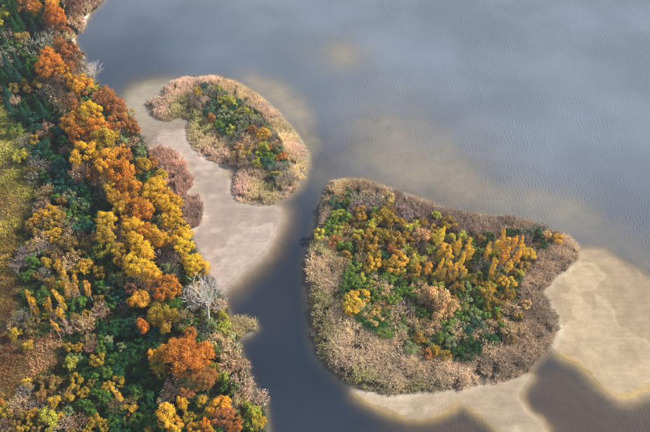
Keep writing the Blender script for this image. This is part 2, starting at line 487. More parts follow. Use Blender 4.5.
def soil_colour(P, z):
    x, y = P[:, 0], P[:, 1]
    n = fbm(x, y, 9)[:, None]
    n2 = fbm(x + 200, y - 40, 3, 3)[:, None]
    c = np.tile(np.array([[0.14, 0.13, 0.105]]), (len(P), 1))                       # lake bed silt
    def blend(c, w, k):
        w = np.clip(w, 0, 1)[:, None]
        return c * (1 - w) + w * np.asarray(k)
    sand, mud, pale = np.array([0.42, 0.32, 0.205]), np.array([0.42, 0.335, 0.28]), np.array([0.50, 0.46, 0.40])
    c = blend(c, sstep(-20, 4, sdist(P, SHOAL)), pale * 0.9)
    c = blend(c, sstep(-8, 3, sdist(P, SPOT)), np.array([0.56, 0.51, 0.43]))
    c = blend(c, sstep(-9, 1, sdist(P, HALO)), np.array([0.60, 0.55, 0.42]))
    c = blend(c, sstep(-8, 2, sdist(P, MUD_N)), pale)
    c = blend(c, sstep(-9, 1, sdist(P, MUD_S)), mud)
    c = blend(c, 0.7 * sstep(-8, 3, sdist(P, POOL)), np.array([0.26, 0.175, 0.085]))
    c = blend(c, sstep(-6, 1, sdist(P, SAND_E)), sand * (0.8 + 0.4 * n) * np.where(n2 > 0.5, 1.0, 0.97))
    c = blend(c, sstep(-5, 1, sdist(P, BAR_S)), np.array([0.42, 0.335, 0.235]))
    for V in OCHRE:
        d = sdist(P, V, False) + (n2[:, 0] - 0.5) * 1.2
        c = blend(c, 0.6 * sstep(1.2, 0.1, d), np.array([0.46, 0.31, 0.08]))
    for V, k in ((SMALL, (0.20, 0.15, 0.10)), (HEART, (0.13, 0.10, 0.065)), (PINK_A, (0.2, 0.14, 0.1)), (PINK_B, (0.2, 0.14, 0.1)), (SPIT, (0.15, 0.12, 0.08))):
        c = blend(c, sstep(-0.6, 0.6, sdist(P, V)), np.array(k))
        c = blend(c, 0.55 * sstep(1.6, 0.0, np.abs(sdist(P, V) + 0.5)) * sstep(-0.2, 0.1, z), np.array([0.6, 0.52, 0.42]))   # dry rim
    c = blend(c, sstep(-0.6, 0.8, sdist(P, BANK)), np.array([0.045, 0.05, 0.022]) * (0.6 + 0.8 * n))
    c = blend(c, sstep(-1.5, 1.5, sdist(P, MEADOW)), np.array([0.14, 0.105, 0.035]) * (0.6 + 0.8 * n))
    for V in BEACH:                                                                      # little sand beaches at the bay
        c = blend(c, sstep(-0.8, 0.5, sdist(P, V)), np.array([0.82, 0.77, 0.69]))
    for q in ((371, 116, 0.7), (376, 119, 0.9), (388, 126, 0.9), (392, 129, 0.7)):          # dark weed on the shoal
        p = at(q[0], q[1])[:2]
        c = blend(c, 0.8 * sstep(1.4, 0.5, np.hypot(*(P - p).T) / q[2] + n2[:, 0] - 0.5), np.array([0.06, 0.05, 0.035]))
    far = np.maximum(np.abs(x) - 420, y - 520)
    return blend(c, sstep(0, 20, far), np.array([0.06, 0.07, 0.03]))


nx, ny = len(gx), len(gy)
idx = np.arange(nx * ny).reshape(ny, nx)
quads = np.stack([idx[:-1, :-1], idx[:-1, 1:], idx[1:, 1:], idx[1:, :-1]], -1).reshape(-1, 4)
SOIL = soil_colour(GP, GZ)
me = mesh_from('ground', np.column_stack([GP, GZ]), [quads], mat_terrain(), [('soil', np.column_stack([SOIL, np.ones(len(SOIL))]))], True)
link('ground', me, kind='structure', label='lake bed, mudflats, sandbars and wooded bank soil')

# ------------------------------------------------------------------ water: one closed body, level at z = 0
tx, ty = gx[::2], gy[::2]
TX, TY = np.meshgrid(tx, ty)
TZ = np.maximum(0, -GZ.reshape(len(gy), len(gx))[::2, ::2].ravel())
k0, k1 = len(tx), len(ty)
ti = np.arange(k0 * k1).reshape(k1, k0)
tq = np.stack([ti[:-1, :-1], ti[:-1, 1:], ti[1:, 1:], ti[1:, :-1]], -1).reshape(-1, 4)
wf = np.array([[0, 2, 3, 1], [4, 5, 7, 6], [0, 1, 5, 4], [1, 3, 7, 5], [3, 2, 6, 7], [2, 0, 4, 6]])
wvts = np.array([(a, b, c) for c in (-6.0, 0.0) for b in (ty[0], ty[-1]) for a in (tx[0], tx[-1])])
wv_all = np.vstack([np.column_stack([TX.ravel(), TY.ravel(), np.zeros(TX.size)]), wvts])
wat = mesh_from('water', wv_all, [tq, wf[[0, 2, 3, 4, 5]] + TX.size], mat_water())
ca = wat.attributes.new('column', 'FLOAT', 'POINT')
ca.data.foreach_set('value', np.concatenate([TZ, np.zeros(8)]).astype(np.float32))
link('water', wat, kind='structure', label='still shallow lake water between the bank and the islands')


# ------------------------------------------------------------------ blades: reed beds, meadow grass, undergrowth (each one uncountable mass)
def blade_field(name, pts, colour, height, width, n_blades, lean, label, spread=0.25, tip=1.15, curl=0.5, wind=(0.5, -0.3), category='reeds', bleach=0.26):
    """Tufts of bent tapering blades; pts (n,2); colour (n,3), height (n,)."""
    n = len(pts)
    z0 = ground_z(pts[:, 0], pts[:, 1])
    k = n * n_blades
    base = np.repeat(np.column_stack([pts, z0 - 0.05]), n_blades, 0)
    ang = rng.random(k) * 2 * np.pi
    base[:, :2] += rng.normal(0, spread, (k, 2))
    h = np.repeat(height, n_blades) * rng.uniform(0.65, 1.15, k)
    ln = rng.uniform(0.25, 1.0, k) * lean
    tuftwind = np.repeat(rng.normal(0, 0.35, (n, 2)), n_blades, 0) + np.array(wind)
    dx = np.column_stack([np.cos(ang), np.sin(ang)]) * ln[:, None] + tuftwind * lean * 0.8
    side = np.column_stack([-np.sin(ang), np.cos(ang), np.zeros(k)])
    w = (width * rng.uniform(0.7, 1.3, k))[:, None]
    d3 = np.column_stack([dx, np.zeros(k)])
    up = np.array([0, 0, 1.0])
    mid = base + d3 * (h * 0.28)[:, None] + up * (h * 0.62)[:, None]
    top = base + d3 * (h * (0.55 + curl * 0.35))[:, None] + up * (h * (1 - 0.12 * curl))[:, None]
    V = np.stack([base - side * w * 0.4, base + side * w * 0.4, mid + side * w * 0.55, mid - side * w * 0.55, top + side * w * 0.22, top - side * w * 0.22], 1).reshape(-1, 3)
    o = np.arange(k)[:, None] * 6
    F = np.concatenate([o + np.array([[0, 1, 2, 3]]), o + np.array([[3, 2, 4, 5]])])
    lum = colour @ np.array([0.3, 0.6, 0.1])
    colour = colour * (1 - bleach) * np.array([[0.97, 1.0, 1.0]]) + bleach * lum[:, None] * np.array([[1.07, 1.0, 0.84]])       # dry, slightly bleached
    c = np.repeat(colour, n_blades, 0) * rng.uniform(0.7, 1.3, (k, 1))
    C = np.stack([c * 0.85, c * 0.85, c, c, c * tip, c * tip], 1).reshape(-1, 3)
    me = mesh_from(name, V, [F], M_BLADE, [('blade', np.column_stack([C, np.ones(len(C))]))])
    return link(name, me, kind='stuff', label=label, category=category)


def scatter(V, step, inset=0.0, seed=1):
    r = np.random.default_rng(seed)
    lo, hi = V.min(0), V.max(0)
    a, b = np.meshgrid(np.arange(lo[0], hi[0], step), np.arange(lo[1], hi[1], step))
    P = np.column_stack([a.ravel(), b.ravel()]) + r.uniform(-0.5, 0.5, (a.size, 2)) * step
    s = sdist(P, V)
    k = s > inset + (fbm(P[:, 0], P[:, 1], 2.5, 3) - 0.5) * 2.2
    k &= (fbm(P[:, 0] - 60, P[:, 1] + 15, 1.8, 3) > 0.36) | (s < 0)                     # small gaps
    return P[k], s[k]


def control_colours(P, ctrl, power=3.0):
    """Colour by the nearest control points given in photo pixels and sRGB."""
    out = np.zeros((len(P), 3)); ws = np.zeros(len(P))
    for px, py, c in ctrl:
        p = at(px, py)[:2]
        w = 1.0 / (np.hypot(P[:, 0] - p[0], P[:, 1] - p[1]) + 1.0) ** power
        out += w[:, None] * lin(c); ws += w
    return out / ws[:, None]


def patchy(P, c, s, amt):
    f = fbm(P[:, 0] + 11, P[:, 1] + 5, s, 3)
    return c * (1 + amt * 2 * (f - 0.5))[:, None]


REED_GAIN = 1.66
# -- small island
P, s = scatter(SMALL, 0.45, 0.1, 21)
inn = sdist(P, THICK_S)
keep = (inn < -0.3) | (rng.random(len(P)) < 0.10)
P, s, inn = P[keep], s[keep], inn[keep]
pk, cr, gn, tn = (205, 174, 154), (196, 176, 134), (166, 158, 92), (184, 158, 122)
c = control_colours(P, [(160, 108, pk), (152, 104, pk), (180, 88, pk), (205, 84, pk), (230, 90, tn), (180, 107, gn), (196, 112, gn), (205, 130, gn), (200, 140, cr),
                        (215, 150, cr), (222, 158, pk), (210, 155, pk), (250, 96, tn), (270, 110, pk), (285, 130, cr), (280, 138, cr), (300, 150, pk), (296, 165, cr), (290, 185, cr),
                        (270, 190, gn), (255, 190, cr), (240, 180, pk), (238, 190, (205, 170, 160)), (260, 200, cr), (290, 192, pk), (240, 100, cr), (262, 125, tn)])
c = patchy(P, c, 5, 0.35) * REED_GAIN
h = (1.0 + 1.3 * fbm(P[:, 0], P[:, 1], 5, 3)) * (0.55 + 0.45 * sstep(0, 2.5, s)) * np.where(np.abs(inn + 8) < 5, 0.8, 1.0)
blade_field('reed_bed', P, c, h, 0.09, 11, 0.6, 'pale pink and straw reed bed covering the smaller island', category='reeds')

# -- heart-shaped island
P, s = scatter(HEART, 0.46, 0.1, 22)
inn = sdist(P, THICK_H)
keep = (inn < 0.3) | (rng.random(len(P)) < 0.10)
P, s, inn = P[keep], s[keep], inn[keep]
rt, br, pu, gs, dk = (182, 158, 132), (170, 145, 118), (156, 130, 114), (154, 146, 84), (142, 118, 98)
c = control_colours(P, [(335, 188, (190, 165, 120)), (360, 184, (185, 155, 120)), (318, 225, rt), (312, 262, (190, 162, 128)), (322, 250, (170, 158, 105)), (320, 300, gs), (322, 325, gs), (319, 345, gs), (330, 290, rt),
                        (330, 320, rt), (340, 345, rt), (345, 365, rt), (360, 380, gs), (375, 365, rt), (400, 375, rt), (430, 378, rt), (420, 390, (175, 160, 100)), (460, 372, rt), (490, 368, br),
                        (380, 195, br), (400, 200, pu), (425, 212, pu), (445, 222, pu), (470, 226, pu), (500, 224, pu), (420, 203, br), (480, 218, br), (520, 228, br), (545, 250, br),
                        (565, 250, br), (575, 252, rt), (540, 265, br), (530, 280, br), (535, 300, br), (545, 330, br), (535, 345, br), (550, 320, rt), (515, 360, br), (530, 310, dk), (520, 270, pu)])
c = patchy(P, c, 4, 0.5) * REED_GAIN
h = (1.0 + 1.7 * fbm(P[:, 0], P[:, 1], 4, 3)) * (0.55 + 0.45 * sstep(0, 2.5, s))
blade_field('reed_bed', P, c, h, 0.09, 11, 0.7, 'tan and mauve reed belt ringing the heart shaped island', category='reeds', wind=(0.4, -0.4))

for V, cc, lb, sd in ((PINK_A, (186, 146, 124), 'pink brown reed patch on the mudflat beside yellow trees', 23), (PINK_B, (172, 140, 122), 'grey brown reed patch on the mudflat edge, smaller and lower', 24),
                      (SPIT, (176, 158, 112), 'straw coloured reeds on the small spit below the bare tree', 25)):
    P, s = scatter(V, 0.44, 0.0, sd)
    c = patchy(P, np.tile(lin(cc), (len(P), 1)), 2.5, 0.5) * REED_GAIN
    blade_field('reed_bed', P, c, 1.6 + 0.5 * rng.random(len(P)), 0.09, 10, 0.55, lb)

# -- meadow grass
P, s = scatter(poly([(-30, 100), (40, 100), (48, 140), (44, 200), (30, 270), (30, 330), (70, 335), (70, 375), (45, 400), (36, 445), (-30, 460)]), 0.5, 0, 26)
sm = sdist(P, MEADOW)
k = sm > (fbm(P[:, 0], P[:, 1], 5, 2) - 0.5) * 5
P = P[k]
c = control_colours(P, [(8, 120, (160, 158, 80)), (5, 150, (180, 170, 85)), (25, 145, (140, 148, 70)), (15, 165, (175, 160, 80)), (30, 165, (135, 140, 55)), (10, 185, (160, 145, 65)), (30, 195, (150, 140, 50)),
                        (8, 210, (160, 125, 65)), (25, 215, (140, 115, 60)), (10, 230, (165, 145, 60)), (15, 250, (150, 120, 50)), (5, 265, (160, 130, 55)), (10, 280, (140, 110, 50)), (5, 300, (150, 115, 55)),
                        (20, 295, (115, 80, 60)), (10, 320, (120, 80, 50)), (5, 340, (130, 75, 50)), (25, 335, (125, 85, 50)), (10, 360, (110, 65, 50)), (35, 345, (165, 120, 80)), (45, 352, (172, 132, 98)), (40, 362, (174, 130, 98)), (25, 362, (150, 110, 65)),
                        (5, 375, (140, 95, 60)), (15, 385, (135, 95, 55)), (15, 405, (185, 145, 70)), (30, 398, (175, 140, 75)), (5, 430, (120, 80, 50))], 3.5)
c = patchy(P, c, 4, 0.7) * 1.4
c *= (1 + 0.5 * (fbm(P[:, 0] + 77, P[:, 1], 1.3, 2) - 0.5))[:, None]
hm = 0.25 + 1.5 * np.clip(fbm(P[:, 0], P[:, 1], 2.4, 3) - 0.2, 0, 1)
c = c * np.array([[1.0, 1.03, 0.85]])
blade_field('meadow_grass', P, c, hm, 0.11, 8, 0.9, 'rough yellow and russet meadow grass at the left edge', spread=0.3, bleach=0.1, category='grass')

# -- undergrowth under the bank trees and in the island thickets
def undergrowth(V, step, ctrl, label, seed, hh=0.7, gain=1.0):
    P, s = scatter(V, step, 0.5, seed)
    k = (sdist(P, MEADOW) < 1.0)
    for pv in PONDS:
        k &= sdist(P, pv) < 0.2
    P = P[k]
    c = patchy(P, control_colours(P, ctrl), 3, 0.8) * gain
    blade_field('undergrowth', P, c, hh * (0.6 + 0.8 * fbm(P[:, 0], P[:, 1], 2.5, 2)), 0.22, 6, 1.2, label, spread=0.35, curl=1.0, category='undergrowth', bleach=0.05)


bank_view = poly([(-60, -40), (108, -30), (97, 8), (84, 20), (74, 39), (83, 58), (95, 80), (113, 98), (131, 117), (150, 152), (172, 192), (190, 235), (206, 272), (227, 305),
                  (238, 340), (245, 365), (254, 388), (266, 410), (270, 480), (-60, 480)])
gdk, gbr, gol = (40, 66, 36), (72, 120, 40), (90, 86, 44)
undergrowth(bank_view, 0.62, [(10, 30, gdk), (40, 60, gdk), (20, 100, (45, 75, 40)), (60, 140, gdk), (70, 190, gdk), (110, 200, gdk), (140, 180, gol), (160, 240, gol), (60, 240, gol), (60, 290, (70, 90, 40)),
                              (120, 300, (30, 75, 36)), (120, 350, (35, 85, 36)), (110, 400, (45, 90, 36)), (60, 400, gol), (200, 340, gol), (230, 390, (80, 90, 45)), (180, 400, gdk)],
            'dark green undergrowth between the trees on the wooded bank', 27)
undergrowth(THICK_H, 0.55, [(340, 215, gbr), (355, 230, gol), (353, 266, gbr), (380, 255, gol), (350, 280, gbr), (390, 300, gbr), (385, 332, (70, 150, 40)), (420, 310, gol), (440, 270, gol), (480, 290, (60, 95, 40)),
                            (470, 330, (50, 105, 45)), (495, 342, (45, 95, 45)), (460, 350, (60, 100, 45)), (500, 310, gol), (425, 355, gol), (520, 250, (120, 100, 70)), (420, 220, (125, 105, 75))],
            'green undergrowth among the shrubs of the heart shaped island', 28, 1.0, 1.5)
undergrowth(THICK_S, 0.6, [(215, 110, (60, 95, 60)), (235, 115, (110, 130, 70)), (225, 130, (60, 110, 60)), (250, 145, (140, 130, 80)), (270, 165, (70, 120, 80))],
            'green undergrowth among the shrubs of the smaller island', 29, 0.8, 1.6)


# ------------------------------------------------------------------ plant prototypes
def unit(v):
    return v / np.maximum(np.linalg.norm(v, axis=-1, keepdims=True), 1e-9)


def leaf_quads(C, Nn, size, r):
    """One leaf clump face at each point C, facing about Nn."""
    n = len(C)
    Nn = unit(Nn)
    t = unit(np.cross(Nn, r.normal(size=(n, 3))))
    b = np.cross(Nn, t)
    sx = (size * r.uniform(0.45, 1.5, n))[:, None]
    sy = sx * r.uniform(0.5, 0.9, (n, 1))
    bend = Nn * sx * r.uniform(-0.3, 0.3, (n, 1))
    V = np.stack([C - t * sx * 0.5, C - b * sy * 0.5 + bend, C + t * sx * 0.5, C + b * sy * 0.5 + bend * 0.4], 1)
    return V.reshape(-1, 3), (np.arange(n)[:, None] * 4 + np.arange(4)[None])


def crown_mesh(kind, seed):
    r = np.random.default_rng(seed)
    P = {'oak': dict(k=105, hz=0.78, lr=(0.13, 0.24), n=12000, s=0.052, core=0.80, up=0.35),
         'tree': dict(k=34, hz=0.95, lr=(0.17, 0.31), n=4200, s=0.082, core=0.74, up=0.3),
         'spruce': None, 'birch': dict(k=24, hz=2.0, lr=(0.22, 0.38), n=1700, s=0.135, core=0.60, up=0.2),
         'bush': dict(k=22, hz=0.80, lr=(0.20, 0.36), n=1900, s=0.110, core=0.72, up=0.4),
         'mound': dict(k=26, hz=0.74, lr=(0.17, 0.31), n=2000, s=0.100, core=0.75, up=0.5)}[kind]
    if kind == 'spruce':
        return spruce_mesh(seed)
    k = P['k']
    d = unit(r.normal(size=(k * 3, 3)))
    d = d[d[:, 2] > -0.55][:k]
    k = len(d)
    rad = P['core'] * r.uniform(0.45, 1.1, k) ** 0.7
    if kind == 'birch':
        zz = r.uniform(-1, 1, k)
        rr = np.sqrt(np.clip(1 - ((zz + 0.25) / 1.35) ** 2, 0.02, 1)) * r.uniform(0.15, 0.62, k)
        a = r.random(k) * 6.283
        lc = np.column_stack([rr * np.cos(a), rr * np.sin(a), zz])
    else:
        lc = d * rad[:, None]
    lr = r.uniform(*P['lr'], k) * r.choice([0.6, 1.0, 1.0, 1.25], k)
    skew = r.uniform(0.72, 1.25, 3) if kind != 'birch' else np.ones(3)
    shift = r.normal(0, 0.10, 3) * np.array([1, 1, 0.3])
    stretch = r.uniform(0.7, 1.3, (k, 3))
    wgt = lr ** 2
    which = r.choice(k, P['n'], p=wgt / wgt.sum())
    out = unit(lc + np.array([0, 0, 0.25]))
    dirs = unit(r.normal(size=(P['n'], 3)) + out[which] * 0.9 + np.array([0, 0, P['up']]))
    rr = lr[which] * r.uniform(0.55, 1.06, P['n']) ** 0.7
    C = lc[which] * skew * np.array([1, 1, 0.9 / skew[2] + 0.1]) + shift + dirs * rr[:, None] * stretch[which]
    C[:, 2] *= P['hz']
    stray = r.random(P['n']) < 0.09
    C[stray] *= r.uniform(1.02, 1.2, (stray.sum(), 1))
    Nn = unit(dirs + r.normal(size=dirs.shape) * 0.55)
    V, F = leaf_quads(C, Nn, np.full(len(C), P['s']), r)
    lt, lh = r.random(k), r.random(k)
    t0 = np.clip(0.4 * lt[which] + 0.6 * r.random(P['n']), 0, 1)
    t1 = np.clip(0.5 * lh[which] + 0.5 * r.random(P['n']), 0, 1)
    A = np.repeat(np.column_stack([t0, t1, np.zeros_like(t0), np.ones_like(t0)]), 4, 0)
    return mesh_from('crown_' + kind, V, [F], M_LEAF, [('tint', A)])


def spruce_mesh(seed, tiers=13, n=2600):
    """Cone of drooping whorls, ragged at the edge; z from -1.6 to 1.6."""
    r = np.random.default_rng(seed)
    f = r.random(n) ** 0.8                                    # 0 at the base, 1 at the top
    tier = np.floor(f * tiers) / tiers
    g = (f - tier) * tiers
    a = r.random(n) * 6.283
    arm = np.floor(a / 6.283 * 9 + tier * 31)
    reach = (1.0 - tier * 0.94) * (0.78 + 0.35 * _perm[(arm.astype(int) * 7) % 256, (tier * 100).astype(int) % 256])
    rr = reach * r.random(n) ** 0.45
    C = np.column_stack([rr * np.cos(a), rr * np.sin(a), -1.6 + 3.2 * (tier + g * 0.03) - rr * 0.32 + r.normal(0, 0.03, n)])
    out = np.column_stack([np.cos(a), np.sin(a), np.full(n, 0.9)])
    V, F = leaf_quads(C, out + r.normal(0, 0.5, (n, 3)), np.full(n, 0.105), r)
    A = np.repeat(np.column_stack([r.random(n) * 0.8, r.random(n), np.zeros(n), np.ones(n)]), 4, 0)
    return mesh_from('crown_spruce', V, [F], M_LEAF, [('tint', A)])


def twig_mesh(seed, n_main=46, n_sub=9, n_leaf=260):
    """Nearly leafless shrub crown: radiating stems with fine side twigs and a few leaves."""
    r = np.random.default_rng(seed)
    Vs, Fs, As = [], [], []
    cnt = 0
    d = unit(r.normal(size=(n_main, 3)) * np.array([1, 1, 0.65]) + np.array([0, 0, 0.75]))
    o = np.array([0, 0, -0.75])
    tips = []
    def strip(p, q, w0, w1, t):
        nonlocal cnt
        s = unit(np.cross(q - p, r.normal(size=p.shape)))
        V = np.stack([p - s * w0, p + s * w0, q + s * w1, q - s * w1], 1).reshape(-1, 3)
        Vs.append(V); Fs.append(cnt + np.arange(len(p))[:, None] * 4 + np.arange(4)[None]); cnt += len(V)
        As.append(np.repeat(np.column_stack([t, r.random(len(p)), 0 * t, 0 * t + 1]), 4, 0))
    p = np.tile(o, (n_main, 1)) + r.normal(0, 0.12, (n_main, 3)) * np.array([1, 1, 0])
    L = r.uniform(1.1, 1.65, (n_main, 1))
    q = p + d * L * 0.55
    q2 = q + unit(d + r.normal(0, 0.25, d.shape) + np.array([0, 0, 0.15])) * L * 0.5
    lim = 1.0 / np.maximum(1, np.linalg.norm(q2 * np.array([1, 1, 1.15]), axis=1, keepdims=True) / 1.02)
    q2 = q2 * lim
    t = r.uniform(0.2, 0.75, n_main)
    strip(p, q, 0.026, 0.019, t); strip(q, q2, 0.019, 0.009, t)
    f = r.uniform(0.0, 1.0, (n_main * n_sub, 1))
    i = np.repeat(np.arange(n_main), n_sub)
    a = q[i] * (1 - f) + q2[i] * f
    b = a + unit(d[i] * 0.7 + r.normal(0, 0.75, a.shape) + np.array([0, 0, 0.35])) * r.uniform(0.18, 0.42, f.shape)
    strip(a, b, 0.017, 0.008, r.uniform(0.3, 1.0, len(a)))
    j = r.choice(len(b), n_leaf)
    V, F = leaf_quads(b[j] + r.normal(0, 0.05, (n_leaf, 3)), r.normal(size=(n_leaf, 3)) + np.array([0, 0, 0.8]), np.full(n_leaf, 0.13), r)
    Vs.append(V); Fs.append(cnt + F)
    As.append(np.repeat(np.column_stack([r.uniform(0.35, 1, n_leaf), r.uniform(0.3, 1, n_leaf), np.zeros(n_leaf), np.ones(n_leaf)]), 4, 0))
    return mesh_from('crown_twig', np.vstack(Vs), [np.vstack(Fs)], M_LEAF, [('tint', np.vstack(As))])


def tube(path, radii, sides=6):
    """Tapering tube along a list of points."""
    path = np.asarray(path, float)
    V, F = [], []
    for i, p in enumerate(path):
        t = unit((path[min(i + 1, len(path) - 1)] - path[max(i - 1, 0)])[None])[0]
        ref = np.array([1.0, 0, 0]) if abs(t[0]) < 0.8 else np.array([0, 1.0, 0])
        u = unit(np.cross(t, ref)[None])[0]; v = np.cross(t, u)
        for k in range(sides):
            a = 2 * math.pi * k / sides
            V.append(p + radii[i] * (u * math.cos(a) + v * math.sin(a)))
    for i in range(len(path) - 1):
        for k in range(sides):
            F.append([i * sides + k, i * sides + (k + 1) % sides, (i + 1) * sides + (k + 1) % sides, (i + 1) * sides + k])
    return np.array(V), np.array(F)


def join(parts):
    V, F, c = [], [], 0
    for v, f in parts:
        V.append(v); F.append(f + c); c += len(v)
    return np.vstack(V), np.vstack(F)


def trunk_mesh(kind, seed, mat):
    """Unit trunk: z 0..1 reaches the middle of the crown, limbs go on into it."""
    r = np.random.default_rng(seed)
    parts = []
    bend = r.normal(0, 0.05, 2)
    if kind == 'stems':
        for k in range(7):
            a = 6.283 * k / 7 + r.normal(0, 0.3)
            e = np.array([math.cos(a), math.sin(a), 0]) * r.uniform(0.25, 0.6)
            parts.append(tube([[0.05 * math.cos(a), 0.05 * math.sin(a), -0.05], e * 0.45 + [0, 0, 0.5], e + [0, 0, 1.15]], [0.05, 0.035, 0.012], 5))
    else:
        top = 1.25 if kind == 'trunk' else 1.55
        pts = [[0, 0, -0.05], [bend[0] * 0.5, bend[1] * 0.5, 0.3], [bend[0], bend[1], 0.65], [bend[0] * 1.6, bend[1] * 1.2, 1.0], [bend[0] * 1.5, bend[1], top]]
        parts.append(tube(pts, [0.085, 0.065, 0.052, 0.035, 0.01], 7))
        for k in range(8):
            z = r.uniform(0.55, 1.1); a = 6.283 * k / 8 + r.normal(0, 0.3)
            ln = r.uniform(0.3, 0.6)
            b0 = np.array([bend[0], bend[1], z]); e = np.array([math.cos(a) * ln, math.sin(a) * ln, r.uniform(0.1, 0.3)])
            parts.append(tube([b0, b0 + e * 0.5 + [0, 0, 0.02], b0 + e], [0.028, 0.02, 0.006], 5))
    V, F = join(parts)
    return mesh_from(kind, V, [F], mat, smooth=True)


CROWNS = {k: [crown_mesh(k, 100 + 7 * i + j * 1000) for i in range(n)] for j, (k, n) in enumerate((('oak', 3), ('tree', 11), ('birch', 7), ('bush', 9), ('mound', 8), ('spruce', 4)))}
CROWNS['twig'] = [twig_mesh(900 + i) for i in range(6)]
TRUNKS = {'brown': [trunk_mesh('trunk', 40 + i, M_BARK) for i in range(4)], 'birch': [trunk_mesh('birch_trunk', 60 + i, M_BIRCH) for i in range(4)],
          'stems': [trunk_mesh('stems', 80 + i, M_BARK) for i in range(4)]}

# ------------------------------------------------------------------ the plants: photo pixel of the crown's middle and its half width in pixels, by colour
COL = {  # colour of the plant, colour mixed into some clumps, word
    'OR': ((198, 118, 34), (206, 146, 34), 'orange'), 'OY': ((224, 176, 38), (214, 150, 32), 'amber'), 'YE': ((228, 182, 26), (210, 164, 32), 'yellow'),
    'OG': ((176, 148, 44), (200, 160, 40), 'olive gold'), 'OB': ((182, 116, 58), (168, 124, 68), 'rusty brown'), 'RB': ((150, 104, 78), (146, 114, 84), 'reddish brown'),
    'PK': ((176, 136, 116), (190, 160, 122), 'pinkish grey'), 'GR': ((132, 126, 112), (112, 116, 96), 'grey'), 'PU': ((132, 112, 114), (146, 126, 116), 'mauve grey'),
    'GN': ((80, 124, 46), (112, 138, 54), 'leaf green'), 'DG': ((38, 84, 48), (56, 98, 50), 'dark green'), 'TG': ((42, 96, 80), (64, 112, 90), 'blue green'),
    'LG': ((166, 172, 62), (190, 172, 50), 'yellow green'), 'OL': ((140, 118, 62), (158, 126, 60), 'olive brown'), 'TN': ((202, 166, 110), (186, 160, 104), 'tan'),
    'PG': ((148, 156, 106), (126, 142, 88), 'sage green')}
